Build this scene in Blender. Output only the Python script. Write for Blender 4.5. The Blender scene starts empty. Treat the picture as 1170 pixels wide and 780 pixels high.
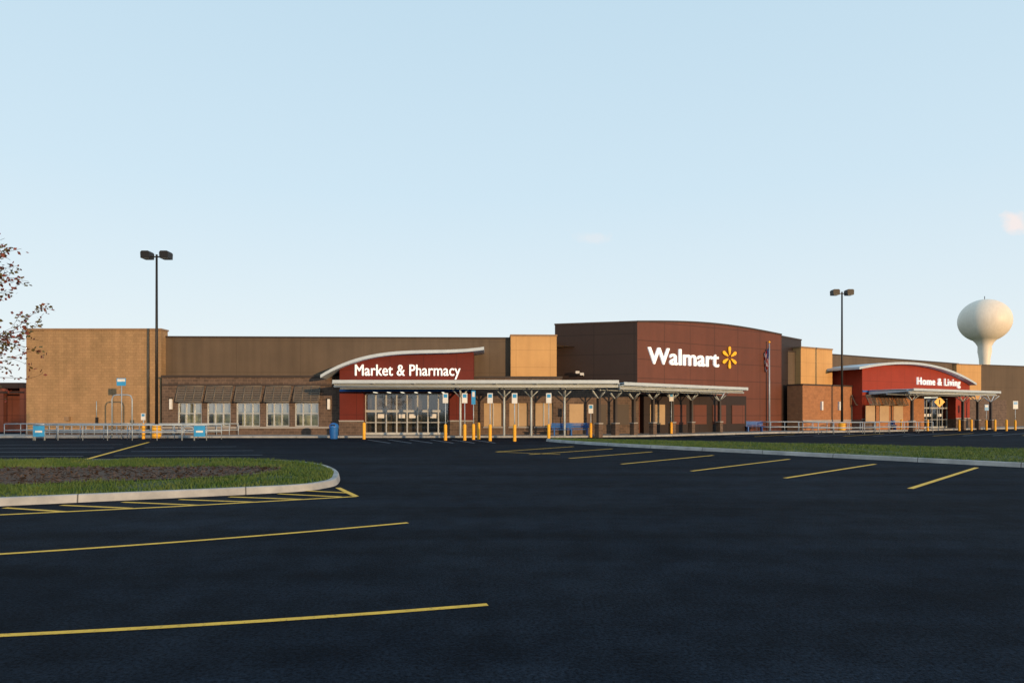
import bpy, bmesh, math, random
from mathutils import Vector, Matrix, noise as mnoise
random.seed(11)
sc = bpy.context.scene
CAMH = 1.7; F = 780.0; CX = 585.0; HY = 472.0   # eye height (m), focal calibration of the survey photo

def G(px, py, z=0.0):
    D = F*(CAMH-z)/(py-HY)
    return Vector(((px-CX)/F*D, D, z))
def XY(px, D):
    return Vector(((px-CX)/F*D, D))

# ------------------------------------------------------------------ materials
def M(name, c1, c2=None, rough=.8, scale=2.0, bump=0.0, bscale=40, brick=None, spec=.3, metal=0.0,
      emit=None, streak=0.0, detail=6):
    m = bpy.data.materials.new(name); m.use_nodes = True
    nt = m.node_tree; N = nt.nodes; L = nt.links
    b = N['Principled BSDF']
    b.inputs['Roughness'].default_value = rough
    b.inputs['Metallic'].default_value = metal
    b.inputs['Specular IOR Level'].default_value = spec
    c2 = c2 or tuple(x*.8 for x in c1)
    tc = N.new('ShaderNodeTexCoord')
    no = N.new('ShaderNodeTexNoise'); no.inputs['Scale'].default_value = scale
    no.inputs['Detail'].default_value = detail; no.inputs['Roughness'].default_value = .65
    L.new(tc.outputs['Object'], no.inputs['Vector'])
    ramp = N.new('ShaderNodeMapRange'); ramp.inputs['From Min'].default_value = .32; ramp.inputs['From Max'].default_value = .68
    L.new(no.outputs['Fac'], ramp.inputs['Value'])
    mx = N.new('ShaderNodeMix'); mx.data_type = 'RGBA'
    mx.inputs[6].default_value = (*c1, 1); mx.inputs[7].default_value = (*c2, 1)
    L.new(ramp.outputs['Result'], mx.inputs[0])
    col = mx.outputs[2]
    if brick:
        bw, bh, mt, off, mc, var = brick
        bt = N.new('ShaderNodeTexBrick'); bt.offset = off; bt.inputs['Scale'].default_value = 1
        bt.inputs['Brick Width'].default_value = bw; bt.inputs['Row Height'].default_value = bh
        bt.inputs['Mortar Size'].default_value = mt; bt.inputs['Mortar Smooth'].default_value = .1
        bt.inputs['Color1'].default_value = (1, 1, 1, 1)
        bt.inputs['Color2'].default_value = (var, var, var, 1)
        bt.inputs['Mortar'].default_value = (*mc, 1)
        L.new(tc.outputs['UV'], bt.inputs['Vector'])
        m2 = N.new('ShaderNodeMix'); m2.data_type = 'RGBA'; m2.blend_type = 'MULTIPLY'; m2.inputs[0].default_value = 1
        L.new(col, m2.inputs[6]); L.new(bt.outputs['Color'], m2.inputs[7]); col = m2.outputs[2]
    if streak:
        mp = N.new('ShaderNodeMapping'); mp.inputs['Scale'].default_value = (1.5, 1.5, .12)
        n2 = N.new('ShaderNodeTexNoise'); n2.inputs['Scale'].default_value = 1.3; n2.inputs['Detail'].default_value = 5
        L.new(tc.outputs['Object'], mp.inputs['Vector']); L.new(mp.outputs['Vector'], n2.inputs['Vector'])
        r2 = N.new('ShaderNodeMapRange'); r2.inputs['From Min'].default_value = .35; r2.inputs['From Max'].default_value = .7
        r2.inputs['To Min'].default_value = 1.0; r2.inputs['To Max'].default_value = 1-streak
        L.new(n2.outputs['Fac'], r2.inputs['Value'])
        m3 = N.new('ShaderNodeVectorMath'); m3.operation = 'SCALE'
        L.new(col, m3.inputs[0]); L.new(r2.outputs['Result'], m3.inputs['Scale']); col = m3.outputs[0]
    L.new(col, b.inputs['Base Color'])
    if bump:
        n3 = N.new('ShaderNodeTexNoise'); n3.inputs['Scale'].default_value = bscale; n3.inputs['Detail'].default_value = 3
        L.new(tc.outputs['Object'], n3.inputs['Vector'])
        bp = N.new('ShaderNodeBump'); bp.inputs['Strength'].default_value = bump; bp.inputs['Distance'].default_value = .02
        L.new(n3.outputs['Fac'], bp.inputs['Height']); L.new(bp.outputs['Normal'], b.inputs['Normal'])
    if emit:
        b.inputs['Emission Color'].default_value = (*emit[0], 1); b.inputs['Emission Strength'].default_value = emit[1]
        if len(emit) > 2: L.new(col, b.inputs['Emission Color'])
    return m

m_asph = M('asphalt', (.0030, .0055, .0100), (.0078, .0115, .0175), rough=.85, scale=.22, bump=.5, bscale=55, spec=.035, detail=14)
nt = m_asph.node_tree; N = nt.nodes; L = nt.links; b = N['Principled BSDF']
src = b.inputs['Base Color'].links[0].from_socket
tc = N.new('ShaderNodeTexCoord')
def scaled(src, scale, lo, hi, fmin, fmax, detail=4, rough=.8, mapping=None):
    sp = N.new('ShaderNodeTexNoise'); sp.inputs['Scale'].default_value = scale; sp.inputs['Detail'].default_value = detail; sp.inputs['Roughness'].default_value = rough
    vec = tc.outputs['Object']
    if mapping:
        mp = N.new('ShaderNodeMapping'); mp.inputs['Scale'].default_value = mapping; mp.inputs['Rotation'].default_value = (0, 0, .45); L.new(vec, mp.inputs['Vector']); vec = mp.outputs['Vector']
    L.new(vec, sp.inputs['Vector'])
    mr = N.new('ShaderNodeMapRange'); mr.inputs['From Min'].default_value = fmin; mr.inputs['From Max'].default_value = fmax
    mr.inputs['To Min'].default_value = lo; mr.inputs['To Max'].default_value = hi
    L.new(sp.outputs['Fac'], mr.inputs['Value'])
    vm = N.new('ShaderNodeVectorMath'); vm.operation = 'SCALE'; L.new(src, vm.inputs[0]); L.new(mr.outputs['Result'], vm.inputs['Scale'])
    return vm.outputs[0]
c = scaled(src, 32, .1, 2.4, .32, .68)
c = scaled(c, 1.0, .75, 1.35, .35, .65, 3, .5, (.06, .9, 1))
c = scaled(c, 1.7, .78, 1.3, .38, .62, 6, .7)
L.new(c, b.inputs['Base Color'])

m_earth = M('field_grass', (.05, .07, .025), (.08, .09, .035), scale=.05)
m_turf = M('turf_soil', (.03, .05, .012), (.05, .07, .02), scale=3, bump=.6)
m_blade = M('grass_blade', (.040, .095, .014), (.09, .125, .03), scale=1.2, rough=.7)
m_mulch = M('bark_mulch', (.032, .018, .012), (.12, .075, .05), scale=14, bump=1, bscale=30)
m_conc = M('kerb_concrete', (.40, .41, .41), (.25, .26, .27), scale=1.8, bump=.3, rough=.9, brick=(3.0, 5.0, .014, 0, (.25, .25, .25), .9))
m_walk = M('sidewalk_concrete', (.33, .32, .31), (.24, .24, .24), scale=.8, rough=.9)
def worn_paint(name, col, base=(.010, .013, .018)):
    m = M(name, col, tuple(c*.74 for c in col), scale=3, rough=.7)
    nt = m.node_tree; N = nt.nodes; L = nt.links; b = N['Principled BSDF']
    src = b.inputs['Base Color'].links[0].from_socket
    t = N.new('ShaderNodeTexCoord'); n = N.new('ShaderNodeTexNoise'); n.inputs['Scale'].default_value = 22; n.inputs['Detail'].default_value = 8; n.inputs['Roughness'].default_value = .75
    L.new(t.outputs['Object'], n.inputs['Vector'])
    r = N.new('ShaderNodeMapRange'); r.inputs['From Min'].default_value = .54; r.inputs['From Max'].default_value = .66; r.inputs['To Max'].default_value = .7
    L.new(n.outputs['Fac'], r.inputs['Value'])
    x = N.new('ShaderNodeMix'); x.data_type = 'RGBA'; L.new(r.outputs['Result'], x.inputs[0]); L.new(src, x.inputs[6]); x.inputs[7].default_value = (*base, 1)
    L.new(x.outputs[2], b.inputs['Base Color'])
    return m
m_yel = worn_paint('yellow_road_paint', (.86, .50, .055))
m_wht = worn_paint('white_road_paint', (.22, .26, .33))

m_tan = M('tan_block', (.38, .24, .125), (.30, .195, .10), scale=.8, brick=(.4, .2, .012, .5, (.72, .72, .72), .86), bump=.8, bscale=14, streak=.18)
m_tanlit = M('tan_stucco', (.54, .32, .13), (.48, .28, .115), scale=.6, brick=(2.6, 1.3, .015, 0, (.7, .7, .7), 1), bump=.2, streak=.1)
m_taupe = M('taupe_stucco', (.115, .084, .058), (.095, .070, .049), scale=.4, brick=(4.8, 2.4, .02, 0, (.75, .75, .75), .97), bump=.15, streak=.18)
m_brickg = M('grey_brown_brick', (.13, .092, .072), (.085, .061, .049), scale=2.5, brick=(.4, .2, .018, .5, (1.25, 1.2, 1.15), .66), bump=.3)
m_bricko = M('tan_brick', (.38, .175, .08), (.29, .135, .065), scale=2.5, brick=(.4, .2, .018, .5, (.8, .8, .8), .8), bump=.3)
m_cap = M('parapet_cap_metal', (.045, .033, .028), rough=.5)
m_capl = M('tan_cap_metal', (.26, .17, .10), rough=.5)
m_brown = M('brown_panel_shade_and_trim', (.026, .016, .014), (.021, .013, .012), scale=.5, brick=(3.2, 1.6, .03, 0, (.5, .5, .5), .93), rough=.55, streak=.08)  # tower block's shaded faces darkened in the base colour; also plain annex trim
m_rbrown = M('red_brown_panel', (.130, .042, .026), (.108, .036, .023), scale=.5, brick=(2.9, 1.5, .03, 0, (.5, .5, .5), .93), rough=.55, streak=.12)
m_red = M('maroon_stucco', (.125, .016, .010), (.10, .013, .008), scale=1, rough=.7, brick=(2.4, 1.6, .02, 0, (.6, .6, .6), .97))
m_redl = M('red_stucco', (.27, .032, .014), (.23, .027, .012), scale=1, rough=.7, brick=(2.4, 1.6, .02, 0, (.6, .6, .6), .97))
m_steel = M('painted_steel', (.50, .58, .64), (.42, .50, .56), rough=.5, metal=.05)
m_galv = M('galvanised_pipe', (.36, .43, .50), (.28, .34, .40), rough=.45, metal=.3)
m_roofl = M('arched_roof_metal', (.46, .54, .60), (.40, .47, .53), rough=.45, metal=.1)
m_deck = M('canopy_deck', (.38, .46, .52), (.30, .37, .42), rough=.5, scale=1)
m_darkst = M('dark_steel', (.016, .015, .015), rough=.5)
m_col = M('column_brown', (.06, .05, .046), rough=.6)
m_white = M('white_sign_letter', (.82, .82, .80), (.78, .78, .77), rough=.4, emit=((1, 1, 1), .35))
m_whitep = M('white_panel', (.7, .72, .72), rough=.5)
m_spark = M('yellow_acrylic', (.88, .44, .02), (.82, .40, .015), rough=.4, emit=((1, .5, .02), .12))
m_blue = M('blue_plastic', (.02, .13, .42), (.015, .10, .34), rough=.45)
m_lblue = M('blue_sign_face', (.04, .30, .62), rough=.4)
m_ybol = M('yellow_bollard', (.80, .40, .03), (.68, .33, .025), rough=.55, bump=.1)
m_shut = M('shutter_slats', (.16, .138, .11), (.125, .106, .086), rough=.55, metal=.2)
m_fr = M('aluminium_frame', (.50, .53, .54), rough=.4, metal=.3)
m_pan = M('spandrel_panel', (.42, .31, .19), (.36, .26, .16), scale=1.5, rough=.7)
m_int = M('store_interior', (.60, .52, .30), (.05, .045, .035), scale=1.4, rough=.9, emit=((1, .9, .6), .55, 1))
m_lamp = M('fluorescent_tube', (.9, .9, .8), emit=((1, .93, .7), 1.4))
m_dark = M('dark_void', (.012, .012, .014), rough=.6)
m_bark = M('bark', (.06, .045, .035), (.035, .028, .022), scale=12, bump=.6)
m_leaf = M('autumn_leaf', (.15, .028, .025), (.10, .035, .02), scale=3, rough=.6)
m_leaf2 = M('green_leaf', (.055, .07, .022), (.09, .06, .02), scale=3, rough=.6)
m_tower = M('tank_white', (.82, .75, .66), (.72, .65, .56), scale=.08, rough=.45, streak=.08)
m_fred = M('flag_red', (.45, .03, .03)); m_fwh = M('flag_white', (.7, .7, .7)); m_fbl = M('flag_blue', (.03, .05, .2))

def glass_mat(name, tint, mixf):
    m = bpy.data.materials.new(name); m.use_nodes = True
    nt = m.node_tree; N = nt.nodes; L = nt.links; N.remove(N['Principled BSDF'])
    o = N['Material Output']; t = N.new('ShaderNodeBsdfTransparent'); t.inputs[0].default_value = (*tint, 1)
    g = N.new('ShaderNodeBsdfGlossy'); g.inputs['Roughness'].default_value = .04; g.inputs[0].default_value = (.8, .85, .9, 1)
    x = N.new('ShaderNodeMixShader'); x.inputs[0].default_value = mixf
    L.new(t.outputs[0], x.inputs[1]); L.new(g.outputs[0], x.inputs[2]); L.new(x.outputs[0], o.inputs[0])
    return m
m_glass = glass_mat('clear_glazing', (.75, .8, .8), .15)
m_glassw = glass_mat('window_glazing', (.6, .64, .62), .28)

# ------------------------------------------------------------------ builders
class Fr:
    def __init__(s, A, B):
        s.A = Vector(A); s.B = Vector(B); s.d = (s.B-s.A).normalized(); s.n = Vector((s.d.y, -s.d.x)); s.len = (s.B-s.A).length
    def p(s, u, v, z):
        q = s.A+s.d*u+s.n*v; return Vector((q.x, q.y, z))
    def ud(s, px, v=0):
        r = Vector(((px-CX)/F, 1)); a = s.A+s.n*v
        det = s.d.x*(-r.y)+r.x*s.d.y
        u = ((-a.x)*(-r.y)+r.x*(-a.y))/det
        t = (s.d.x*(-a.y)+a.x*s.d.y)/det
        return u, t
    def u(s, px, v=0): return s.ud(px, v)[0]
    def z(s, px, py, v=0): return CAMH+(HY-py)/F*s.ud(px, v)[1]
WORLD = Fr((0, 0), (1, 0))   # u = x, v = -y

class MB:
    def __init__(s): s.v = []; s.f = []; s.mi = []; s.uv = []; s.sm = []; s.mats = []
    def mat(s, m):
        if m not in s.mats: s.mats.append(m)
        return s.mats.index(m)
    def face(s, pts, m, uv=None, smooth=False):
        i = len(s.v); s.v += [tuple(p) for p in pts]; s.f.append(tuple(range(i, i+len(pts))))
        s.mi.append(s.mat(m)); s.sm.append(smooth)
        s.uv += (uv or [(p[0], p[1]) for p in pts])
    def box(s, fr, u0, u1, v0, v1, z0, z1, m):
        if u1 < u0: u0, u1 = u1, u0
        if v1 < v0: v0, v1 = v1, v0
        P = lambda u, v, z: fr.p(u, v, z)
        s.face([P(u0, v1, z0), P(u1, v1, z0), P(u1, v1, z1), P(u0, v1, z1)], m, [(u0, z0), (u1, z0), (u1, z1), (u0, z1)])
        s.face([P(u1, v0, z0), P(u0, v0, z0), P(u0, v0, z1), P(u1, v0, z1)], m, [(u1, z0), (u0, z0), (u0, z1), (u1, z1)])
        s.face([P(u1, v1, z0), P(u1, v0, z0), P(u1, v0, z1), P(u1, v1, z1)], m, [(v1, z0), (v0, z0), (v0, z1), (v1, z1)])
        s.face([P(u0, v0, z0), P(u0, v1, z0), P(u0, v1, z1), P(u0, v0, z1)], m, [(v0, z0), (v1, z0), (v1, z1), (v0, z1)])
        s.face([P(u0, v1, z1), P(u1, v1, z1), P(u1, v0, z1), P(u0, v0, z1)], m, [(u0, v1), (u1, v1), (u1, v0), (u0, v0)])
        s.face([P(u0, v0, z0), P(u1, v0, z0), P(u1, v1, z0), P(u0, v1, z0)], m, [(u0, v0), (u1, v0), (u1, v1), (u0, v1)])
    def prism(s, fr, prof, v0, v1, m):
        P = lambda q, v: fr.p(q[0], v, q[1])
        s.face([P(q, v1) for q in prof], m, list(prof))
        s.face([P(q, v0) for q in reversed(prof)], m, list(reversed(prof)))
        n = len(prof)
        for i in range(n):
            a, b_ = prof[i], prof[(i+1) % n]
            s.face([P(a, v1), P(a, v0), P(b_, v0), P(b_, v1)], m, [(0, v1), (0, v0), (1, v0), (1, v1)])
    def tube(s, pts, r, m, seg=8, cap=True):
        pts = [Vector(p) for p in pts]; rs = r if isinstance(r, (list, tuple)) else [r]*len(pts)
        mi = s.mat(m); rings = []
        for i, p in enumerate(pts):
            a = pts[max(0, i-1)]; c = pts[min(len(pts)-1, i+1)]; t = (c-a).normalized()
            x = t.orthogonal().normalized() if i == 0 else (x-t*x.dot(t)).normalized()
            y = t.cross(x); ring = []
            for k in range(seg):
                an = 2*math.pi*k/seg; ring.append(len(s.v)); s.v.append(tuple(p+(x*math.cos(an)+y*math.sin(an))*rs[i]))
            rings.append(ring)
        def addf(f):
            s.f.append(tuple(f)); s.mi.append(mi); s.sm.append(len(f) == 4); s.uv += [(0, 0)]*len(f)
        for i in range(len(rings)-1):
            for k in range(seg):
                addf([rings[i][k], rings[i][(k+1) % seg], rings[i+1][(k+1) % seg], rings[i+1][k]])
        if cap: addf(rings[0][::-1]); addf(rings[-1])
    def lathe(s, cx, cy, prof, m, seg=48):
        mi = s.mat(m); rings = []
        for r, z in prof:
            ring = []
            for k in range(seg):
                an = 2*math.pi*k/seg; ring.append(len(s.v)); s.v.append((cx+r*math.cos(an), cy+r*math.sin(an), z))
            rings.append(ring)
        for i in range(len(rings)-1):
            for k in range(seg):
                s.f.append((rings[i][k], rings[i][(k+1) % seg], rings[i+1][(k+1) % seg], rings[i+1][k])); s.mi.append(mi); s.sm.append(True); s.uv += [(0, 0)]*4
    def make(s, name, parent=None):
        me = bpy.data.meshes.new(name); me.from_pydata(s.v, [], s.f)
        for m in s.mats: me.materials.append(m)
        me.polygons.foreach_set('material_index', s.mi); me.polygons.foreach_set('use_smooth', s.sm)
        ul = me.uv_layers.new(name='UVMap'); ul.data.foreach_set('uv', [c for q in s.uv for c in q])
        me.update(); o = bpy.data.objects.new(name, me); sc.collection.objects.link(o)
        if parent: o.parent = parent
        return o
def empty(name, loc=(0, 0, 0)):
    e = bpy.data.objects.new(name, None); sc.collection.objects.link(e); return e

# ------------------------------------------------------------------ ground
g = MB(); g.face([(-3000, -3000, -.01), (3000, -3000, -.01), (3000, 4000, -.01), (-3000, 4000, -.01)], m_earth); g.make('ground')
g = MB(); g.face([(-130, -60, 0), (170, -60, 0), (170, 150, 0), (-130, 150, 0)], m_asph); g.make('parking_lot_asphalt')

def stripe(mb, pts, w, m, z=.004):
    pts = [Vector((p[0], p[1])) for p in pts]; L_ = []; R_ = []
    for i, p in enumerate(pts):
        t = (pts[min(i+1, len(pts)-1)]-pts[max(i-1, 0)]).normalized(); n = Vector((-t.y, t.x))
        L_.append(p+n*w/2); R_.append(p-n*w/2)
    for i in range(len(pts)-1):
        mb.face([(*R_[i], z), (*R_[i+1], z), (*L_[i+1], z), (*L_[i], z)], m)
ys = MB()
def gs(pp, w=.11, m=m_yel, z=.004): stripe(ys, [G(*p) for p in pp], w, m, z)
def qcurve(a, b_, c, n=12):
    A, B, C = G(*a), G(*b_), G(*c); out = []
    for i in range(n+1):
        t = i/n; out.append(A*(1-t)*(1-2*t)+B*4*t*(1-t)+C*t*(2*t-1))
    return out
stripe(ys, qcurve((-160, 642), (190, 620), (466, 597)), .10, m_yel)
stripe(ys, qcurve((-120, 731), (240, 713), (557, 690.5)), .08, m_yel)
gs([(-120, 594), (0, 588), (200, 578.5), (407, 567)], .12)
gs([(407, 567), (386, 557)], .12, z=.0045)
for k, (a, b_) in enumerate([((-70, 585), (-20, 589)), ((5, 580), (75, 584.5)), ((70, 577), (150, 580.5)), ((140, 573.5), (225, 577)), ((205, 570.5), (290, 573.5)), ((262, 567.5), (345, 570.3)), ((318, 564), (390, 567.6)), ((350, 560.5), (398, 563))]):
    gs([a, b_], .11, z=.005)
for a, b_ in [((1040, 558), (1116, 534)), ((897, 546), (1000, 530)), ((790, 538), (902, 524.3)), ((710, 530), (815, 520)), ((650, 523.5), (745, 516)), ((605, 519), (700, 512.5)), ((567, 516), (655, 510)), ((1230, 580), (1262, 538))]:
    gs([a, b_], .13)
gs([(567, 516), (640, 519)], .1, z=.005)
gs([(75, 531), (170, 505)], .16)
for y0, x0, x1 in [(526.5, -200, 60), (526, 95, 330), (521, -200, 95), (519.5, 130, 300), (516, -150, 115), (514.5, 150, 290), (511.5, -100, 130), (510, 165, 270), (507.5, -100, 140)]:
    gs([(x0, y0+1), (x1, y0)], .10, m_wht)
for x in range(420, 560, 24):
    gs([(x, 502.2), (x+26, 506)], .1, m_wht)
for i, x in enumerate(range(760, 1180, 34)):
    gs([(x, 499.0-(x-760)*.004), (x+46, 496.6-(x-760)*.006)], .12, m_wht if i % 3 else m_yel)
ys.make('parking_stripes')

# islands
def smooth_poly(pts, n=6):
    out = []; k = len(pts)
    P = [Vector(p) for p in pts]
    for i in range(k):
        p0, p1, p2, p3 = P[i-1], P[i], P[(i+1) % k], P[(i+2) % k]
        for j in range(n):
            t = j/n
            out.append(.5*((2*p1)+(p2-p0)*t+(2*p0-5*p1+4*p2-p3)*t*t+(3*p1-p0-3*p2+p3)*t**3))
    return out
def inset(poly, d):
    out = []; n = len(poly)
    for i in range(n):
        t = (poly[(i+1) % n]-poly[i-1]).normalized(); out.append(poly[i]+Vector((-t.y, t.x))*d)
    return out
def inpoly(x, y, poly):
    c = False; j = len(poly)-1
    for i in range(len(poly)):
        a, b_ = poly[i], poly[j]
        if (a.y > y) != (b_.y > y) and x < (b_.x-a.x)*(y-a.y)/(b_.y-a.y)+a.x: c = not c
        j = i
    return c
def island(name, poly, nbl, mulch=None, hb=.07):
    e = empty(name)
    h = .15; kb = MB(); acc = 0
    o1 = inset(poly, .03); i1 = inset(poly, .17); a = inset(poly, .05); n = len(poly)
    for i in range(n):
        j = (i+1) % n; l = (poly[j]-poly[i]).length; u0, u1 = acc, acc+l; acc += l
        kb.face([(*poly[i], 0), (*poly[j], 0), (*o1[j], h-.02), (*o1[i], h-.02)], m_conc, [(u0, .1), (u1, .1), (u1, .25), (u0, .25)])
        kb.face([(*o1[i], h-.02), (*o1[j], h-.02), (*a[j], h), (*a[i], h)], m_conc, [(u0, .25), (u1, .25), (u1, .3), (u0, .3)])
        kb.face([(*a[i], h), (*a[j], h), (*i1[j], h), (*i1[i], h)], m_conc, [(u0, .3), (u1, .3), (u1, .45), (u0, .45)])
    kb.make('kerb', e)
    t = MB(); t.face([(*p, h-.012) for p in inset(poly, .165)], m_turf); t.make('turf_bed', e)
    if mulch:
        mb = MB(); mb.face([(*p, h+.01) for p in mulch], m_mulch)
        for _ in range(12000):
            x = random.uniform(min(p.x for p in mulch), max(p.x for p in mulch)); y = random.uniform(min(p.y for p in mulch), max(p.y for p in mulch))
            if not inpoly(x, y, mulch): continue
            a = random.random()*6.28; l = random.uniform(.03, .07); w = l*.35; z = h+.012+random.random()*.04
            dx, dy = math.cos(a)*l, math.sin(a)*l; ex, ey = -math.sin(a)*w, math.cos(a)*w; tz = random.uniform(-.02, .03)
            mb.face([(x-dx-ex, y-dy-ey, z-tz), (x+dx-ex, y+dy-ey, z+tz), (x+dx+ex, y+dy+ey, z+tz+.01), (x-dx+ex, y-dy+ey, z-tz+.01)], m_mulch)
        mb.make('bark_mulch_bed', e)
    inn = inset(poly, .17); xs = [p.x for p in inn]; yy = [p.y for p in inn]; gb = MB(); mi = gb.mat(m_blade); c = 0
    while c < nbl:
        x = random.uniform(min(xs), max(xs)); y = random.uniform(min(yy), max(yy))
        if not inpoly(x, y, inn) or (mulch and inpoly(x+.25*mnoise.noise(Vector((x*2, y*2, 5))), y+.5*mnoise.noise(Vector((x*1.5, y*1.5, 9))), mulch)): continue
        dn = mnoise.noise(Vector((x*.7, y*.7, 1)))
        if dn < -.25 and random.random() < .5: c += 1; continue
        a = random.random()*6.28; w = random.uniform(.008, .018); hh = hb*random.uniform(.5, 1.3)*(1+.8*dn); b2 = random.random()*6.28; l = hh*random.uniform(.1, .8)
        i = len(gb.v)
        gb.v += [(x-math.cos(a)*w, y-math.sin(a)*w, h-.02), (x+math.cos(a)*w, y+math.sin(a)*w, h-.02), (x+math.cos(b2)*l, y+math.sin(b2)*l, h+hh)]
        gb.f.append((i, i+1, i+2)); gb.mi.append(mi); gb.sm.append(False); gb.uv += [(0, 0)]*3; c += 1
    gb.make('grass', e); return e
isl = [(-24, 5.6), (-16, 9.3), (-9.4, 12.5), (-6.6, 13.8), (-4.75, 14.75), (-4.25, 15.5), (-4.2, 16.5), (-4.8, 18.8), (-6.0, 21.2), (-7.8, 22.8), (-10, 23.3), (-17, 23), (-26, 22.5)]
sp_ = smooth_poly(isl)
ml = smooth_poly([Vector((-20, 10.8)), Vector((-14, 13.4)), Vector((-9, 15.6)), Vector((-6.6, 17)), Vector((-6.3, 18.6)), Vector((-7.8, 19.6)), Vector((-14, 19.2)), Vector((-22, 17.5))], 4)
island('grass_island', sp_, 75000, ml)
isr = [(2.2, 41.0), (5.2, 35.4), (10.2, 28.9), (16.05, 21.4), (20.5, 16), (27, 9), (33, 10), (29, 18), (23.0, 28.6), (18.4, 33.0), (12.7, 36.6), (6.6, 40.6), (3.0, 42.2)]
island('grass_island', smooth_poly([Vector(p) for p in isr]), 70000, None, .06)

# ------------------------------------------------------------------ store building
store = empty('retail_store_building')
F1 = Fr(XY(185, 50), XY(640, 51))
lb = MB(); FL = Fr(XY(30, 50.9), XY(184, 50.9))
zt = FL.z(30, 377)
lb.box(FL, 0, FL.len, -1.0, 0, 0, zt, m_tan)
lb.box(FL, -.06, FL.len+.06, -1.05, .06, zt, zt+.12, m_capl)
lb.box(FL, 0, FL.len-.3, -16, -1.002, 0, 7.1, m_tan)
lb.box(FL, -.03, FL.len+.03, -1.02, .04, 0, .35, m_brickg)
lb.box(FL, FL.u(76), FL.u(81), 0, .25, 1.15, 1.45, m_capl)
lb.box(FL, FL.u(110), FL.u(112.5), 0, .12, .9, 1.4, m_darkst)
lb.tube([FL.p(FL.u(111), .07, 1.4), FL.p(FL.u(111), .07, 2.6)], .03, m_galv)
lb.tube([FL.p(FL.u(170), .08, .3), FL.p(FL.u(170), .08, zt)], .06, m_capl)
lb.make('side_wing_wall', store)
mw = MB()
def wall(fr, pa, pb, v, ytop, m, cap=m_cap, depth=4, zt=None, ov=.05, ext=(0, 0)):
    a = fr.u(pa, v)-ext[0]; b_ = fr.u(pb, v)+ext[1]
    z = zt or fr.z((pa+pb)/2, ytop, v)
    mw.box(fr, a, b_, v-depth, v, 0, z, m); mw.box(fr, a-ov, b_+ov, v-depth, v+ov, z, z+.13, cap); return z
wall(F1, 188, 583.5, -1.6, 386.5, m_taupe, depth=12)
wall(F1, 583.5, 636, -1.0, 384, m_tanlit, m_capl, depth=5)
F3 = Fr(XY(915, 65), XY(1093, 80))
zt3 = wall(F3, 900, 1095, 0, 404, m_taupe, zt=7.45, depth=12)
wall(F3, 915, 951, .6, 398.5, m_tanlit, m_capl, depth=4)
F4 = Fr(XY(1093, 80), XY(1170, 84))
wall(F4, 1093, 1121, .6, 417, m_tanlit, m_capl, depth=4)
wall(F4, 1121, 1420, 0, 418, m_taupe, depth=12, zt=7.4)
mw.box(F1, F1.u(372, -3), F1.u(385, -3), -4, -3, 4.6, 4.9, m_darkst)
mw.make('main_walls', store)
rf = MB()
rp = [F1.p(-.5, -3, 7.1), F1.p(F1.u(640), -3, 7.1), Vector((11, 60, 7.1)), Vector((25, 68, 7.1)), F3.p(2, -3, 7.1), F3.p(F3.len, -3, 7.1), F4.p(30, -3, 7.1), Vector((90, 150, 7.1)), Vector((-26, 150, 7.1))]
rf.face(rp, m_walk); rf.make('flat_roof', store)

# --- low brick storefront (left)
lf = MB()
uA = F1.u(185); uB = F1.u(388)
zb = F1.z(290, 431)
wins = [(203, 230.5), (236.5, 263.5), (270, 297), (304, 330.5), (337, 364)]
z0 = F1.z(280, 487); z1 = F1.z(280, 460)
lf.box(F1, uA, uB, -1.55, 0, z1, zb, m_brickg)
lf.box(F1, uA, uB, -1.55, 0, 0, z0, m_brickg)
lf.box(F1, uA-.05, uB, -1.6, .07, zb, zb+.14, m_cap)
lf.box(F1, uA, uB, 0, .05, z0-.14, z0-.02, m_walk)
lf.box(F1, uA, uB, 0, .03, zb-.62, zb-.5, m_cap)
prev = uA
for a, b_ in wins+[(388, 388)]:
    lf.box(F1, prev, F1.u(a), -1.55, 0, z0, z1, m_brickg); prev = F1.u(b_)
lf.box(F1, uA, uB, -1.5, -1.2, z0, z1, m_int)
lf.make('brick_storefront', store)
wn = MB()
for a, b_ in wins:
    a = F1.u(a); b_ = F1.u(b_)
    wn.face([F1.p(a, -.14, z0), F1.p(b_, -.14, z0), F1.p(b_, -.14, z1), F1.p(a, -.14, z1)], m_glassw)
    for u in [a+.03, a+(b_-a)*.33, a+(b_-a)*.67, b_-.03]: wn.box(F1, u-.03, u+.03, -.2, -.06, z0, z1, m_fr)
    for z in [z0+.04, z0+(z1-z0)*.55, z1-.04]: wn.box(F1, a+.06, b_-.06, -.19, -.07, z-.03, z+.03, m_fr)
    wn.box(F1, a, b_, -.5, -.47, z0+(z1-z0)*random.uniform(.45, .62), z1, m_whitep)
wn.make('storefront_windows', store)
sh = MB()
zs0 = F1.z(280, 459); zs1 = F1.z(280, 441)
def shutter(fr, a, b_, zs0, zs1, out=.45, npan=3):
    def q(u, t): return fr.p(u, .08+out*t, zs1+(zs0-zs1)*t)
    for k in range(npan+1):
        u = a+(b_-a)*k/npan
        sh.tube([q(u, 0), q(u, 1)], .035, m_shut, 6)
    for t in (0, 1): sh.tube([q(a, t), q(b_, t)], .04, m_shut, 6)
    ns = 9
    for k in range(ns):
        t = (k+.1)/ns; t2 = (k+.85)/ns
        p = [q(a, t), q(b_, t), q(b_, t2)+Vector((0, 0, .03)), q(a, t2)+Vector((0, 0, .03))]
        sh.face(p, m_shut)
    sh.tube([fr.p(a, 0, zs0-.1), q(a, 1)], .02, m_darkst, 5); sh.tube([fr.p(b_, 0, zs0-.1), q(b_, 1)], .02, m_darkst, 5)
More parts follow.
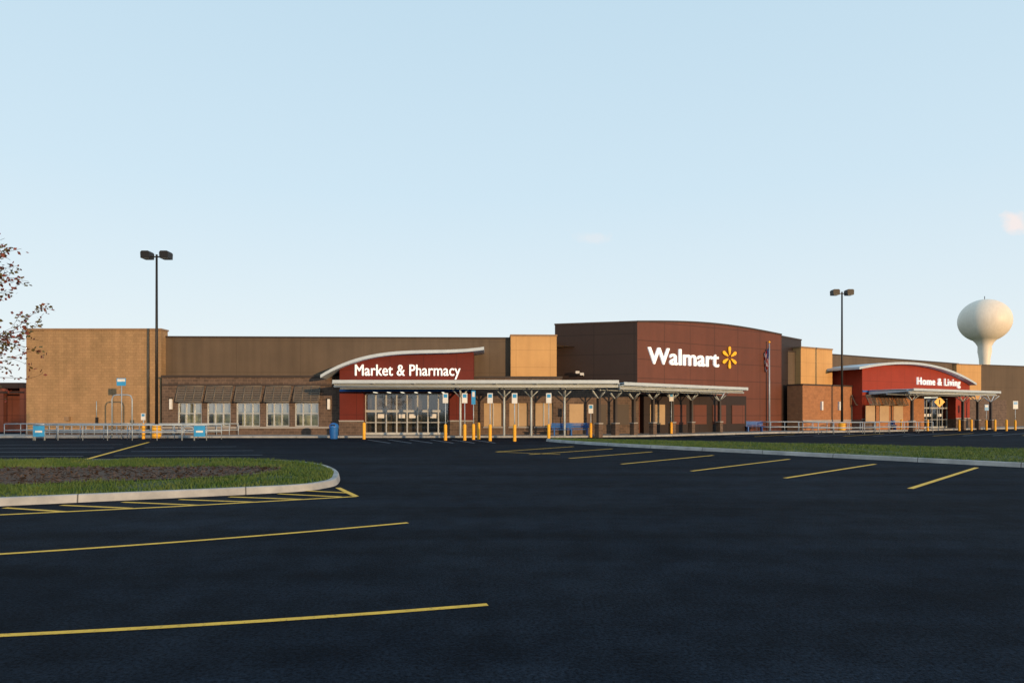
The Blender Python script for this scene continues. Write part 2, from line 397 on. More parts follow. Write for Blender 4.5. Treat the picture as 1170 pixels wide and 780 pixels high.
for a, b_ in wins: shutter(F1, F1.u(a-1, .3), F1.u(b_+1, .3), zs0, zs1)
sh.make('window_shutters', store)
sn = MB()
for px in (196, 376):
    u = F1.u(px); sn.box(F1, u-.09, u+.09, 0, .18, 2.0, 2.75, m_whitep); sn.box(F1, u-.11, u+.11, 0, .2, 2.75, 2.82, m_darkst)
sn.make('wall_sconces', store)

# --- entrance portals
def portal(name, fr, pxl, pxr, dpl, dpr, arc, vf, ydoor_top, ytr_top, bandz, mred, ovh=.7):
    e = MB()
    ul, ur = fr.u(pxl, vf), fr.u(pxr, vf); dl, dr = fr.u(dpl, vf), fr.u(dpr, vf)
    A = [(fr.u(p[0], vf+ovh), fr.z(p[0], p[1], vf+ovh)) for p in arc]
    N_ = 28; As = []
    for i in range(N_+1):
        x = A[0][0]+(A[-1][0]-A[0][0])*i/N_; z = 0
        for j in range(len(A)):
            w = 1
            for k in range(len(A)):
                if k != j: w *= (x-A[k][0])/(A[j][0]-A[k][0])
            z += w*A[j][1]
        As.append((x, z))
    th = .22
    for i in range(N_):
        (x0, za), (x1, zb_) = As[i], As[i+1]
        e.prism(fr, [(x0, za-th), (x1, zb_-th), (x1, zb_), (x0, za)], -1.4, vf+ovh, m_roofl)
    def za(x):
        for i in range(N_):
            if As[i][0] <= x <= As[i+1][0]:
                t = (x-As[i][0])/(As[i+1][0]-As[i][0]); return As[i][1]*(1-t)+As[i+1][1]*t-th-.002
        return (As[0] if x < As[0][0] else As[-1])[1]-th-.002
    seg = [(x, z-th-.002) for x, z in As if ul+.01 < x < ur-.01]
    pts = [(ul, bandz), (ur, bandz), (ur, za(ur))]+list(reversed(seg))+[(ul, za(ul))]
    e.prism(fr, pts, -1.4, vf, mred)
    for a, b_ in ((ul, dl), (dr, ur)):
        e.box(fr, a, b_, -1.4, vf, 1.1, bandz, mred); e.box(fr, a-.03, b_+.03, -1.4, vf+.04, 0, 1.1, m_brickg)
        e.box(fr, a-.05, b_+.05, vf, vf+.07, 1.1, 1.2, m_walk)
    e.box(fr, ul, ur, vf, vf+.06, bandz-.02, bandz+.14, m_blue)
    e.make(name+'_portal', store)
    gz = MB(); vg = vf-.9
    zd = fr.z((dpl+dpr)/2, ydoor_top, vg); zt_ = min(bandz, fr.z((dpl+dpr)/2, ytr_top, vg))
    gz.face([fr.p(dl, vg, 0.02), fr.p(dr, vg, 0.02), fr.p(dr, vg, zt_), fr.p(dl, vg, zt_)], m_glass)
    gz.box(fr, dl, dr, vg-.06, vg+.06, zd-.08, zd+.08, m_fr); gz.box(fr, dl, dr, vg-.06, vg+.06, zt_-.08, zt_, m_fr)
    n = 8
    for k in range(n+1):
        u = dl+(dr-dl)*k/n; w = .045
        gz.box(fr, u-w, u+w, vg-.07, vg+.07, .02, zt_-.08, m_fr)
        if k < n:
            um = u+(dr-dl)/n
            gz.box(fr, u+w, um-w, vg-.05, vg+.05, .02, .3, m_fr)
            gz.box(fr, u+w, um-w, vg-.05, vg+.05, 1.0, 1.06, m_fr)
            if k in (1, 3, 4, 6): gz.box(fr, u+.15, um-.15, vg+.03, vg+.05, 1.35, 1.65, m_whitep)
    gz.make(name+'_glazing', store)
    it = MB()
    it.box(fr, dl, dr, vg-4.2, vg-4.0, 0, zt_+.3, m_int)
    it.box(fr, dl-.1, dl, vg-4.0, vg-.1, 0, zt_+.3, m_taupe); it.box(fr, dr, dr+.1, vg-4.0, vg-.1, 0, zt_+.3, m_taupe)
    it.box(fr, dl, dr, vg-4, vg-.1, zt_+.2, zt_+.3, m_taupe)
    it.box(fr, dl, dr, vg-4, vg-.1, 0.125, .14, m_walk)
    for k in range(6):
        u = dl+(dr-dl)*(k+.5)/6; it.box(fr, u-.06, u+.06, vg-3.6, vg-.6, zt_+.1, zt_+.16, m_lamp)
        it.box(fr, u-.4, u+.3, vg-3.4, vg-2.9, 0.14, 1.1+.3*random.random(), random.choice([m_darkst, m_blue, m_red, m_pan]))
    it.make(name+'_vestibule', store)
def text_obj(name, body, fr, pxa, pxb, yb, yt, v, m, bold=.03, parent=None, spacing=1.0):
    """channel letters; heavier strokes come from several slightly shifted copies of each glyph, each 3 mm proud of the last"""
    cu = bpy.data.curves.new(name, 'FONT'); cu.body = body; cu.extrude = .05; cu.space_character = spacing; cu.resolution_u = 6
    o = bpy.data.objects.new('tmp', cu); sc.collection.objects.link(o)
    dg = bpy.context.evaluated_depsgraph_get(); me = bpy.data.meshes.new_from_object(o.evaluated_get(dg)); bpy.data.objects.remove(o)
    xs = [q.co.x for q in me.vertices]; ys_ = [q.co.y for q in me.vertices]
    ua, ub = fr.u(pxa, v), fr.u(pxb, v); za_, zb_ = fr.z(pxa, yb, v), fr.z(pxa, yt, v)
    sx = (ub-ua)/(max(xs)-min(xs)); sy = (zb_-za_)/(max(ys_)-min(ys_))
    V = []; Fc = []
    offs = [(-1, 0), (1, 0), (-.5, .7), (.5, .7), (-.5, -.7), (.5, -.7), (0, 0)]
    for k, (ox, oy) in enumerate(offs):
        base = len(V)
        for q in me.vertices:
            c = q.co; V.append(tuple(fr.p(ua+(c.x-min(xs)+ox*bold)*sx, v+.065+c.z*1.2+k*.003, za_+(c.y-min(ys_)+oy*bold*.8)*sy)))
        for p in me.polygons: Fc.append(tuple(base+i for i in p.vertices))
    m2 = bpy.data.meshes.new(name); m2.from_pydata(V, [], Fc); m2.materials.append(m); m2.update()
    ob = bpy.data.objects.new(name, m2); sc.collection.objects.link(ob)
    if parent: ob.parent = parent
    return ob
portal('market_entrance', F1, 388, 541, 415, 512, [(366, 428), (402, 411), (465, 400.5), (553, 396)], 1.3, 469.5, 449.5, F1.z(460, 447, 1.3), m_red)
text_obj('market_sign_letters', 'Market & Pharmacy', F1, 406, 526, 433, 416.5, 1.3, m_white, .016, store, 1.02)
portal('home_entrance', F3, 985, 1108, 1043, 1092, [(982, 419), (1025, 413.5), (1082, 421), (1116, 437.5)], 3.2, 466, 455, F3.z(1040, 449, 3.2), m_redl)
text_obj('home_sign_letters', 'Home & Living', F3, 1047, 1096, 442, 430.8, 3.2, m_white, .004, store, 1.1)

# --- central brown block
cb = MB()
C1, C2, C3, C4 = XY(634, 55.8), XY(728, 54), XY(893, 63), XY(915.5, 66.2)
zc = CAMH+104/F*54
FA = Fr(C1, C2); FB = Fr(C2, C3); FC = Fr(C3, C4)
def archz(t): return zc+.41*math.sin(math.pi*min(1, max(0, t)))
n = 24
cb.box(FA, 0, FA.len-.002, -3, 0, 0, zc, m_brown)  # shade on this left face is put into the panel colour
cb.box(FA, -.04, FA.len, -3, .05, zc, zc+.12, m_cap)
for i in range(n):
    u0, u1 = FB.len*i/n, FB.len*(i+1)/n; a, b_ = archz(i/n), archz((i+1)/n)
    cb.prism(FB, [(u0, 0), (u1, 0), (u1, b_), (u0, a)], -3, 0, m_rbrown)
    cb.prism(FB, [(u0, a), (u1, b_), (u1, b_+.13), (u0, a+.13)], -3, .06, m_cap)
zr = zc-.15
cb.box(FC, .002, FC.len, -3, 0, 0, zr, m_brown); cb.box(FC, .01, FC.len+.04, -3, .05, zr, zr+.12, m_cap)  # side return darkened through its colour as well
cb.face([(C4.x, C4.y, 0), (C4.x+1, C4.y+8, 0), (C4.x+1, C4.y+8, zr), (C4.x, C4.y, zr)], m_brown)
cb.make('central_tower_block', store)
text_obj('store_name_letters', 'Walmart', FB, 740, 820, 415.3, 396.8, 0, m_white, .026, store, 1.03)
st = MB(); uc = FB.u(833.5, .1); zc2 = FB.z(833, 408.3, .1)
for k in range(6):
    an = math.pi/2+k*math.pi/3
    pts = [(.24, .05), (.5, .11), (.75, .165), (.92, .16), (1.02, .09), (1.05, 0)]
    full = pts+[(t, -w) for t, w in reversed(pts[:-1])]
    R_ = .92
    pr = [(uc+R_*(t*math.cos(an)-w*math.sin(an)), zc2+R_*(t*math.sin(an)+w*math.cos(an))) for t, w in full]
    st.prism(FB, pr[::-1], .05, .14, m_spark)
st.make('starburst_emblem', store)

# --- recess wall under canopy
rw = MB()
ua, ub = F1.u(541), F1.u(642); zr_ = F1.z(600, 432)
rw.box(F1, ua, ub, -1.0, 0, 0, z0, m_brickg); rw.box(F1, ua, ub, -1.0, 0, z1, zr_, m_brickg)
rw.box(F1, ua, ub+.05, -1.0, .07, zr_, zr_+.14, m_cap)
prev = 541
for a, b_ in [(553, 574), (582, 603), (611, 632)]:
    rw.box(F1, F1.u(prev), F1.u(a), -1.0, 0, z0, z1, m_brickg); rw.box(F1, F1.u(a), F1.u(b_), -1.0, -.12, z0, z1, m_pan); prev = b_
    um = F1.u((a+b_)/2); rw.box(F1, um-.03, um+.03, -.12, -.06, z0, z1, m_fr)
    rw.box(F1, F1.u(a-1), F1.u(b_+1), .0, .06, z0-.12, z0-.02, m_walk)
rw.box(F1, F1.u(prev), ub, -1.0, 0, z0, z1, m_brickg)
FT = Fr(F1.p(ub, 0, 0).xy, XY(730, 53.6))
rw.box(FT, .003, FT.len, -.6, 0, 0, 3.5, m_brickg); rw.box(FT, 0.05, FT.len, -.6, .06, 3.5, 3.62, m_cap)
rw.box(FB, .3, FB.u(848), 0, .45, 0, 3.2, m_brown)
for k in range(5):
    a = .9+k*2.35
    rw.box(FB, a, a+1.6, .45, .5, .8, 2.4, m_pan if k < 1 else m_rbrown)
for k in range(3):
    a = .6+k*2.0
    rw.box(FT, a, a+1.2, 0, .05, .8, 2.4, m_pan if k == 0 else m_cap)
rw.make('canopy_back_wall', store)

# --- canopies
def canopy(name, fr, ua, ub, vb, vf, z, cols=None, colv=None, ribs=2.4, slim=False):
    c = MB()
    c.box(fr, ua, ub, vf-.08, vf+.08, z-.02, z+.20, m_steel)
    c.tube([fr.p(ua, vf+.12, z-.12), fr.p(ub, vf+.12, z-.12)], .07, m_steel, 8)
    c.box(fr, ua, ub, vb+(vf-vb)*.45, vb+(vf-vb)*.45+.15, z-.22, z+.03, m_steel)
    c.box(fr, ua, ub, vb, vb+.12, z-.2, z+.1, m_steel)
    k = max(2, int((ub-ua)/ribs))
    for i in range(k+1):
        u = ua+(ub-ua)*i/k
        c.prism(Fr((fr.p(u, 0, 0)).xy, (fr.p(u, -1, 0)).xy), [(-vf-.45, z+.13), (-vf-.45, z+.05), (-vb, z-.18), (-vb, z+.13)], -.05, .05, m_steel)
    m_ = int((ub-ua)/.35)
    for i in range(m_):
        u0 = ua+(ub-ua)*i/m_; u1 = ua+(ub-ua)*(i+1)/m_; um = (u0+u1)/2; h_ = .05
        za = z+.215
        c.face([fr.p(u0, vb, za), fr.p(um, vb, za+h_), fr.p(um, vf+.5, za+h_), fr.p(u0, vf+.5, za)], m_deck)
        c.face([fr.p(um, vb, za+h_), fr.p(u1, vb, za), fr.p(u1, vf+.5, za), fr.p(um, vf+.5, za+h_)], m_deck)
    c.box(fr, ua, ub, vf+.5, vf+.55, z+.08, z+.30, m_roofl)
    for u in cols or []:
        if slim:
            c.tube([fr.p(u, colv, 0), fr.p(u, colv, z-.2)], .075, m_steel, 10)
        else:
            c.box(fr, u-.2, u+.2, colv-.2, colv+.2, 0, .95, m_brickg); c.box(fr, u-.23, u+.23, colv-.23, colv+.23, .95, 1.03, m_walk)
            c.box(fr, u-.11, u+.11, colv-.11, colv+.11, 1.03, z-.75, m_col)
        for s_ in (-1, 1):
            c.tube([fr.p(u, colv, z-.8), fr.p(u+s_*.7, colv, z-.12)], .045, m_steel, 6)
            c.tube([fr.p(u, colv, z-.8), fr.p(u, colv+s_*.8, z-.12)], .045, m_steel, 6)
    return c.make(name, store)
K1 = Fr(XY(382, 46), XY(706, 46.3)); K2 = Fr(XY(706, 46.3), XY(848, 56))
zk = K1.z(540, 439.5)
canopy('entrance_canopy_long', K1, 0, K1.len-.02, -3.2, 0, zk, [K1.u(p, -1.9) for p in (526, 576, 607, 645)], -1.9, slim=True)
canopy('entrance_canopy_wing', K2, .02, K2.len, -3.4, 0, zk-.12, [K2.u(p, -2.0) for p in (684, 703, 724, 746, 768, 790, 822)], -2.0)

# --- right low storefront & home canopy
rs = MB(); v3 = 2.2
zq = F3.z(950, 441, v3)
ra, rb = F3.u(917, v3), F3.u(985, v3)
rs.box(F3, ra, rb, 0.6, v3, 0, zq, m_bricko); rs.box(F3, ra-.05, rb, .55, v3+.07, zq, zq+.13, m_cap)
rs.box(F3, ra, rb, v3, v3+.05, .95, 1.08, m_walk)
rs.box(F3, F3.u(985, v3), F3.u(1040, v3), 0, 3.6, 0, 3.4, m_bricko)
ra2, rb2 = F3.u(1108, v3), F3.u(1150, v3)
rs.box(F3, ra2, rb2, 0, v3, 0, 3.3, m_brickg)
for px in (938, 958):
    u = F3.u(px, v3); rs.box(F3, u-.1, u+.1, v3, v3+.18, 2.0, 2.8, m_whitep)
rs.make('brick_storefront_far', store)
sh = MB()
for a, b_ in [(972, 984), (988, 1000), (1004, 1016), (1020, 1032)]:
    vv = 3.6 if a > 985 else v3
    f_ = Fr(F3.p(0, vv, 0).xy, F3.p(10, vv, 0).xy)
    shutter(f_, f_.u(a), f_.u(b_), 2.5, 3.4)
    u0, u1 = f_.u(a), f_.u(b_); sh.box(f_, u0+.1, u1-.1, 0, .04, .9, 2.45, m_pan)
sh.make('window_shutters_far', store)
K3 = Fr(F3.p(F3.u(1037, 7), 7, 0).xy, F3.p(F3.u(1137, 7), 7, 0).xy)
zk3 = K3.z(1060, 448)
canopy('home_canopy', K3, 0, K3.len, -3.6, 0, zk3, [K3.u(p, -1.5) for p in (1042, 1100, 1117, 1132)], -1.5)

sm = MB()
for px, py in [(661, 427), (666, 429)]:
    u = FA.u(px, .3); z = FA.z(px, py, .3); sm.tube([FA.p(u, 0, z), FA.p(u, .6, z+.1)], .04, m_whitep, 6); sm.box(FA, u-.12, u+.12, .5, .9, z, z+.2, m_whitep)
sm.make('security_cameras', store)

# far-left brown annex
an = MB(); FX = Fr(XY(-260, 62), XY(27.5, 62)); za = FX.z(0, 437)
e_an = empty('brick_annex_building')
an.box(FX, 0, FX.len, -8, -2, 0, za-.2, m_rbrown)
an.box(FX, 0, FX.len, -8.1, .1, za-.5, za, m_brown)
an.box(FX, 0, FX.len, -.05, .05, za-.95, za-.8, m_brown)
k = 12
for i in range(k+1):
    u = .2+(FX.len-.4)*i/k; an.box(FX, u-.2, u+.2, -.4, 0, 0, za-.5, m_rbrown)
    if i < k:
        w = (FX.len-.4)/k; an.box(FX, u+.2, u+w-.2, -.3, -.1, 0, .9, m_rbrown)
an.make('annex_colonnade', e_an)

# sidewalk along the front
sw = MB()
fp = [XY(-60, 47.3), XY(185, 47.3), XY(640, 47.8), XY(735, 49.3), XY(893, 58.3), XY(1000, 62.5), XY(1110, 71), XY(1170, 76), XY(1400, 84)]
bp_ = [XY(-60, 52), XY(185, 52), XY(640, 53), XY(735, 56), XY(893, 65), XY(1000, 74), XY(1110, 84), XY(1170, 86), XY(1400, 96)]
for i in range(len(fp)-1):
    a, b_, c, d = fp[i], fp[i+1], bp_[i+1], bp_[i]
    sw.face([(*a, .12), (*b_, .12), (*c, .12), (*d, .12)], m_walk)
    sw.face([(*a, 0), (*b_, 0), (*b_, .12), (*a, .12)], m_conc)
sw.make('sidewalk')

# ------------------------------------------------------------------ furniture
def light_pole(px, ybase, ytop):
    e = empty('parking_light_pole'); D = G(px, ybase).y; x = G(px, ybase).x
    H = CAMH+(HY-ytop)/F*D; m = MB()
    m.lathe(x, D, [(0, .85), (.26, .85), (.3, .80), (.3, 0)][::-1], m_ybol, 24); m.make('concrete_base', e)
    m = MB(); m.tube([(x, D, .85), (x, D, H-.2)], [.11, .07], m_darkst, 12); m.box(WORLD, x-.2, x+.2, -D-.2, -D+.2, .85, .9, m_darkst)
    m.box(WORLD, x-.75, x+.75, -D-.04, -D+.04, H-.4, H-.32, m_darkst); m.make('shaft', e)
    m = MB()
    for s_ in (-1, 1):
        c = x+s_*.65
        m.prism(WORLD, [(c-.29, H-.5), (c+.29, H-.5), (c+.31, H-.1), (c+.22, H), (c-.22, H), (c-.31, H-.1)], -D-.35, -D+.35, m_darkst)
        m.box(WORLD, c-.22, c+.22, -D-.3, -D+.3, H-.515, H-.502, m_galv)
    m.make('lamp_heads', e)
light_pole(179, 500, 287.5); light_pole(962, 493, 331)

def corral(pa, pb, ya, yb, width=2.2, posts=9, name='cart_corral', signs=True):
    e = empty(name); A = G(pa, ya); B = G(pb, yb); fr = Fr(A.xy, B.xy); m = MB(); r = .028
    for v in (0, -width):
        for z in (.95, .5): m.tube([fr.p(0, v, z), fr.p(fr.len, v, z)], r, m_galv, 6)
        for i in range(posts): 
            u = fr.len*i/(posts-1); m.tube([fr.p(u, v, 0), fr.p(u, v, .95)], r, m_galv, 6)
    for z in (.95, .5): m.tube([fr.p(0, 0, z), fr.p(0, -width, z)], r, m_galv, 6)
    m.make('pipe_rails', e)
    if signs:
        s_ = MB()
        for u in (.4, fr.len-.4):
            s_.box(fr, u-.35, u+.35, .05, .09, .25, .92, m_lblue); s_.box(fr, u-.22, u+.22, .092, .1, .5, .62, m_whitep)
        s_.make('corral_sign_panels', e)
corral(38, 236, 503, 503, posts=8); corral(5, 262, 499.5, 499.5, 1.6, 11, signs=False)
corral(880, 945, 494.5, 494.0, 2, 5, signs=False); corral(935, 1005, 496, 495.5, 2.0, 5, signs=False); corral(1000, 1066, 494.5, 494.2, 2, 5, signs=False)
def hoop(pa, pb, ybase, ytop):
    e = empty('clearance_hoop'); a, b_ = G(pa, ybase), G(pb, ybase); z = CAMH+(HY-ytop)/F*a.y; m = MB()
    m.tube([a, a+Vector((0, 0, z-.3)), a+Vector((.1, 0, z-.06)), a+Vector((.3, 0, z)), b_+Vector((-.3, 0, z)), b_+Vector((-.1, 0, z-.06)), b_+Vector((0, 0, z-.3)), b_], .045, m_galv, 8)
    m.tube([a+Vector((0, 0, 1)), b_+Vector((0, 0, 1))], .035, m_galv, 6)
    m.make('bent_pipe', e)
hoop(128, 151, 500.5, 451)
hoop(40, 51, 503, 488); hoop(208, 222, 503, 487)
def post_sign(px, ybase, ytop, w, hh, mface, name='parking_sign', yellow=True):
    e = empty(name); p = G(px, ybase); z = CAMH+(HY-ytop)/F*p.y; m = MB()
    m.tube([p, p+Vector((0, 0, z))], .03, m_galv, 6); m.make('post', e)
    if yellow:
        m = MB(); m.lathe(p.x, p.y, [(.10, 0), (.10, .92), (.085, .99), (.04, 1.03), (0, 1.03)], m_ybol, 16); m.make('yellow_sleeve', e)
    m = MB(); v = -p.y+.04
    m.box(WORLD, p.x-w/2, p.x+w/2, v, v+.01, z-hh, z, mface)
    m.box(WORLD, p.x-w/2+.05, p.x+w/2-.05, v+.011, v+.014, z-hh*.45, z-hh*.1, m_lblue if mface is m_whitep else m_whitep)
    m.make('sign_plate', e)
post_sign(139, 501, 432, .62, .5, m_lblue, 'corral_sign', False)
for px, yb in [(509, 503), (531, 503), (560, 503.5), (588, 504), (627, 503), (675, 499.5), (767, 497)]:
    post_sign(px, yb, 449 if px < 650 else (462 if px < 700 else 449), .33, .62, m_whitep, 'accessible_parking_sign')
post_sign(541, 502, 446, .26, .9, m_lblue, 'accessible_parking_sign')
post_sign(164, 501, 472, .3, .45, m_whitep, 'notice_sign')
def bollard(px, yb):
    p = G(px, yb); m = MB(); m.lathe(p.x, p.y, [(.10, 0), (.10, 1.0), (.08, 1.07), (.04, 1.1), (0, 1.11)], m_ybol, 16); m.make('bollard')
for px in (416, 547): bollard(px, 501.5)
for px in (985, 1012, 1030, 1060, 1096, 1110, 1137, 1150): bollard(px, 492)
def trash(px, yb):
    p = G(px, yb); p.z = 0; m = MB(); m.lathe(p.x, p.y, [(.24, 0), (.26, .1), (.3, .75), (.31, .78)], m_blue, 20)
    m.lathe(p.x, p.y, [(.32, .76), (.32, .84), (.26, .98), (.12, 1.06), (0, 1.07)], m_blue, 20)
    m.box(WORLD, p.x-.14, p.x+.14, -p.y+.2, -p.y+.3, .84, .95, m_dark); m.make('trash_can')
trash(381.5, 501)
def bench(px, yb):
    p = G(px, yb); e = empty('blue_bench'); m = MB(); y = -p.y; h = .12
    for s_ in (-.6, .6): m.box(WORLD, p.x+s_-.04, p.x+s_+.04, y-.2, y+.22, h, h+.42, m_blue)
    m.make('legs', e); m = MB()
    for k in range(4): m.box(WORLD, p.x-.8, p.x+.8, y-.2+k*.11, y-.11+k*.11, h+.425, h+.46, m_blue)
    for k in range(3): m.box(WORLD, p.x-.8, p.x+.8, y-.24, y-.21, h+.55+k*.12, h+.64+k*.12, m_blue)
    for s_ in (-.6, .6): m.box(WORLD, p.x+s_-.03, p.x+s_+.03, y-.28, y-.245, h+.3, h+.9, m_blue)
    m.make('slats', e)
for px, yb in ((643, 499.5), (661, 499.2), (862, 494.2), (1015, 492.0)): bench(px, yb)
def diamond(px, yb, yc, r):
    p = G(px, yb); e = empty('warning_sign'); z = CAMH+(HY-yc)/F*p.y; m = MB(); m.tube([p, p+Vector((0, 0, z+r))], .03, m_galv, 6); m.make('post', e)
    m = MB(); f_ = -p.y+.05; m.prism(WORLD, [(p.x, z-r), (p.x+r, z), (p.x, z+r), (p.x-r, z)], f_, f_+.02, m_spark)
    m.box(WORLD, p.x-.06, p.x+.06, f_+.021, f_+.025, z-.25, z+.25, m_dark); m.make('sign_plate', e)
diamond(1073, 491, 459, .55)
post_sign(1160, 491, 458, .5, .8, m_whitep, 'stop_notice_sign', True)
post_sign(1127, 491, 462, .4, .6, m_lblue, 'accessible_parking_sign', True)
# flagpole
e = empty('flagpole'); p = G(879, 493.5); zf = CAMH+(HY-392)/F*p.y; m = MB()
m.tube([p, (p.x, p.y, zf)], [.09, .05], m_galv, 10); m.lathe(p.x, p.y, [(0, zf+.22), (.09, zf+.13), (.09, zf+.07), (0, zf)], m_spark, 12); m.make('pole', e)
m = MB(); n = 14; rows = 22; z1_ = zf-.4; hh = 1.6
def fpnt(i, j):
    t = i/n; s_ = j/rows; return Vector((p.x-.06-.42*t*(1-.4*s_), p.y+.16*math.sin(t*13+s_*2)*(.3+t), z1_-hh*s_-.55*t*(1+.3*s_)))
for i in range(n):
    for j in range(rows):
        mt = m_fbl if (i < 6 and j < 11) else (m_fred if (i//2+j//4) % 2 else m_fwh)
        m.face([fpnt(i, j), fpnt(i+1, j), fpnt(i+1, j+1), fpnt(i, j+1)], mt)
m.make('flag', e)

# water tower
D = 260; x = (1125-CX)/F*D; e = empty('water_tower'); zc_ = CAMH+(HY-366.5)/F*D; R_ = 26.5/F*D; Rz = 24.5/F*D
prof = [(.01, zc_+Rz)]
for i in range(1, 25):
    a = math.pi/2-math.pi*.86*i/24; prof.append((R_*math.cos(a), zc_+Rz*math.sin(a)))
rr, zz = prof[-1]
prof += [(rr*.78, zz-1.0), (rr*.6, zz-2.3), (2.3, zz-4.4), (1.85, zz-7), (1.7, zz-10), (1.7, 6), (2.6, 2), (4.2, 0)]
m = MB(); m.lathe(x, D, prof[::-1], m_tower, 64); m.make('tank_and_pedestal', e)
m = MB(); m.tube([(x, D, zc_+Rz-.1), (x, D, zc_+Rz+1.2)], .12, m_darkst, 6); m.make('beacon', e)

# ------------------------------------------------------------------ tree
random.seed(5)
e = empty('ornamental_tree'); m = MB(); tips = []
bx, by = -12.68, 14.5
def branch(p, d, l, r, depth):
    pts = [p]; rs_ = [r]; n = 5; q = p.copy(); dd = d.copy()
    for i in range(n):
        dd = (dd+Vector((random.gauss(0, .13), random.gauss(0, .13), random.gauss(.01, .09)))).normalized(); q = q+dd*l/n; pts.append(q.copy()); rs_.append(max(.003, r*(1-.75*(i+1)/n)))
        if depth < 2 and i >= 1:
            for _ in range(1 if depth else 2):
                if depth and random.random() < .3: continue
                ax = Vector((random.gauss(0, 1), random.gauss(0, 1), random.gauss(.1, .5))).normalized(); nd = (dd*.8+ax*.7).normalized()
                branch(q.copy(), nd, l*random.uniform(.35, .55), r*.42*(1-.1*i)+.0015, depth+1)
        if depth >= 1: tips.append((q.copy(), dd.copy()))
    m.tube(pts, rs_, m_bark, 6 if r < .03 else 10)
m.tube([(bx, by, .1), (bx+.03, by, 1.0), (bx-.02, by+.03, 2.0), (bx+.04, by, 3.2), (bx, by+.02, 4.6), (bx+.05, by, 5.5)], [.10, .085, .07, .05, .03, .01], m_bark, 12)
for k, z in enumerate([1.9, 2.1, 2.4, 2.7, 2.9, 3.2, 3.4, 3.7, 4.0, 4.2, 4.5, 4.8, 5.0]):
    a = k*2.4+.3; l = 1.75-.3*abs(z-3.2)
    branch(Vector((bx, by, z)), Vector((math.cos(a), math.sin(a), .45)).normalized(), l, .028, 0)
for z, up, l in [(2.15, .22, 2.0), (3.05, .28, 1.95), (3.9, .5, 1.75), (4.5, .55, 1.7)]:
    branch(Vector((bx, by, z)), Vector((1, random.uniform(-.2, .2), up)).normalized(), l, .026, 0)
m.make('trunk_and_limbs', e)
lf_ = MB()
for p, d in tips:
    if random.random() < .3: continue
    for _ in range(random.randint(1, 4)):
        c = p+Vector((random.gauss(0, .05), random.gauss(0, .05), random.gauss(0, .05)))
        a = Vector((random.gauss(0, 1), random.gauss(0, 1), random.gauss(-.4, .6))).normalized(); b_ = a.orthogonal().normalized(); b_.rotate(Matrix.Rotation(random.random()*6.28, 3, a))
        l = random.uniform(.06, .11); w = l*.34
        lf_.face([c, c+a*l*.5+b_*w, c+a*l, c+a*l*.5-b_*w], m_leaf if random.random() < .65 else m_leaf2)
lf_.make('foliage', e)

# ------------------------------------------------------------------ light & sky
AZ = math.radians(-35); EL = math.radians(4.5)
tr = Vector((math.sin(AZ)*math.cos(EL), math.cos(AZ)*math.cos(EL), -math.sin(EL)))
s = bpy.data.lights.new('sun', 'SUN'); s.energy = 4.2; s.angle = math.radians(.6); s.color = (1, .64, .32)
so = bpy.data.objects.new('sun', s); so.rotation_euler = tr.to_track_quat('-Z', 'Y').to_euler(); so.location = (20, -40, 40); sc.collection.objects.link(so)
w = bpy.data.worlds.new('World'); sc.world = w; w.use_nodes = True; nt = w.node_tree; N = nt.nodes; L = nt.links
bg = N['Background']; sky = N.new('ShaderNodeTexSky'); sky.sky_type = 'NISHITA'; sky.sun_disc = False
sky.sun_elevation = EL; sky.sun_rotation = math.pi+AZ; sky.air_density = 1.0; sky.dust_density = .6
bg.inputs[1].default_value = .10; L.new(sky.outputs[0], bg.inputs[0])
tc = N.new('ShaderNodeTexCoord'); sx = N.new('ShaderNodeSeparateXYZ'); L.new(tc.outputs['Generated'], sx.inputs[0])
cr = N.new('ShaderNodeValToRGB'); L.new(sx.outputs['Z'], cr.inputs[0])
el = cr.color_ramp.elements
el[0].position = 0.0; el[0].color = (.82, .87, .89, 1); el[1].position = .65; el[1].color = (.48, .67, .81, 1)
q = el.new(.12); q.color = (.73, .83, .89, 1); q = el.new(.3); q.color = (.61, .77, .88, 1)
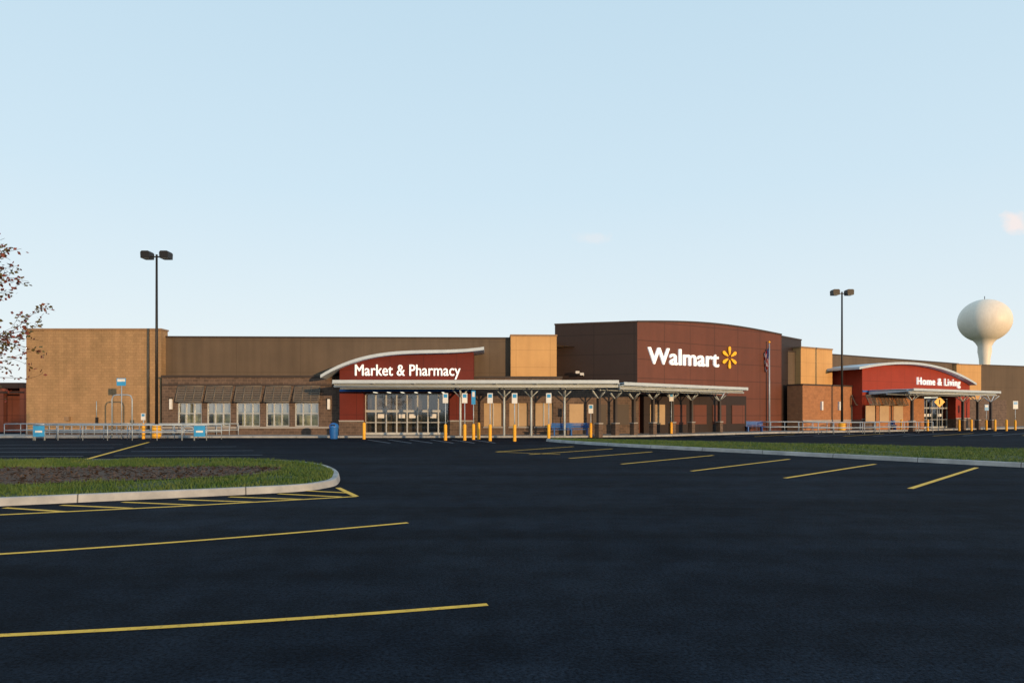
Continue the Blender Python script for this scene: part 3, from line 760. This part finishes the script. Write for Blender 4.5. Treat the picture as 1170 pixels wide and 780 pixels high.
def cloud(cx_, cz_, rx, rz, amt):
    dv = Vector(((cx_-CX)/F, 1, (HY-cz_)/F)).normalized()
    mp = N.new('ShaderNodeVectorMath'); mp.operation = 'SUBTRACT'; L.new(tc.outputs['Generated'], mp.inputs[0]); mp.inputs[1].default_value = dv
    nz = N.new('ShaderNodeTexNoise'); nz.inputs['Scale'].default_value = 45; nz.inputs['Detail'].default_value = 7; L.new(tc.outputs['Generated'], nz.inputs['Vector'])
    ad = N.new('ShaderNodeVectorMath'); ad.operation = 'MULTIPLY'; L.new(mp.outputs[0], ad.inputs[0]); ad.inputs[1].default_value = (1/rx, 1/rx, 1/rz)
    ln = N.new('ShaderNodeVectorMath'); ln.operation = 'LENGTH'; L.new(ad.outputs[0], ln.inputs[0])
    m1 = N.new('ShaderNodeMath'); m1.operation = 'MULTIPLY_ADD'; L.new(nz.outputs['Fac'], m1.inputs[0]); m1.inputs[1].default_value = 3.0; m1.inputs[2].default_value = -1.5
    m2 = N.new('ShaderNodeMath'); m2.operation = 'ADD'; L.new(ln.outputs['Value'], m2.inputs[0]); L.new(m1.outputs[0], m2.inputs[1])
    r = N.new('ShaderNodeMapRange'); r.inputs['From Min'].default_value = 1.1; r.inputs['From Max'].default_value = .3; r.inputs['To Min'].default_value = 0; r.inputs['To Max'].default_value = amt
    L.new(m2.outputs[0], r.inputs['Value']); return r.outputs['Result']
col = cr.outputs[0]
for a in [(1163, 256, .016, .016, .9), (675, 273, .03, .008, .25)]:
    f = cloud(*a); mx = N.new('ShaderNodeMix'); mx.data_type = 'RGBA'; L.new(f, mx.inputs[0]); L.new(col, mx.inputs[6]); mx.inputs[7].default_value = (.93, .82, .79, 1); col = mx.outputs[2]
bg2 = N.new('ShaderNodeBackground'); L.new(col, bg2.inputs[0]); bg2.inputs[1].default_value = 1.14
ms = N.new('ShaderNodeMixShader'); ms.inputs[0].default_value = .88; L.new(bg.outputs[0], ms.inputs[1]); L.new(bg2.outputs[0], ms.inputs[2])
L.new(ms.outputs[0], N['World Output'].inputs[0])

cd = bpy.data.cameras.new('camera'); cd.lens = 24; cd.sensor_width = 36; cd.shift_y = (HY-390)/1170; cd.clip_end = 8000; cd.clip_start = .1
co = bpy.data.objects.new('camera', cd); co.location = (0, 0, CAMH); co.rotation_euler = (math.pi/2, 0, 0); sc.collection.objects.link(co); sc.camera = co
sc.view_settings.view_transform = 'Standard'; sc.view_settings.look = 'None'; sc.view_settings.exposure = 0
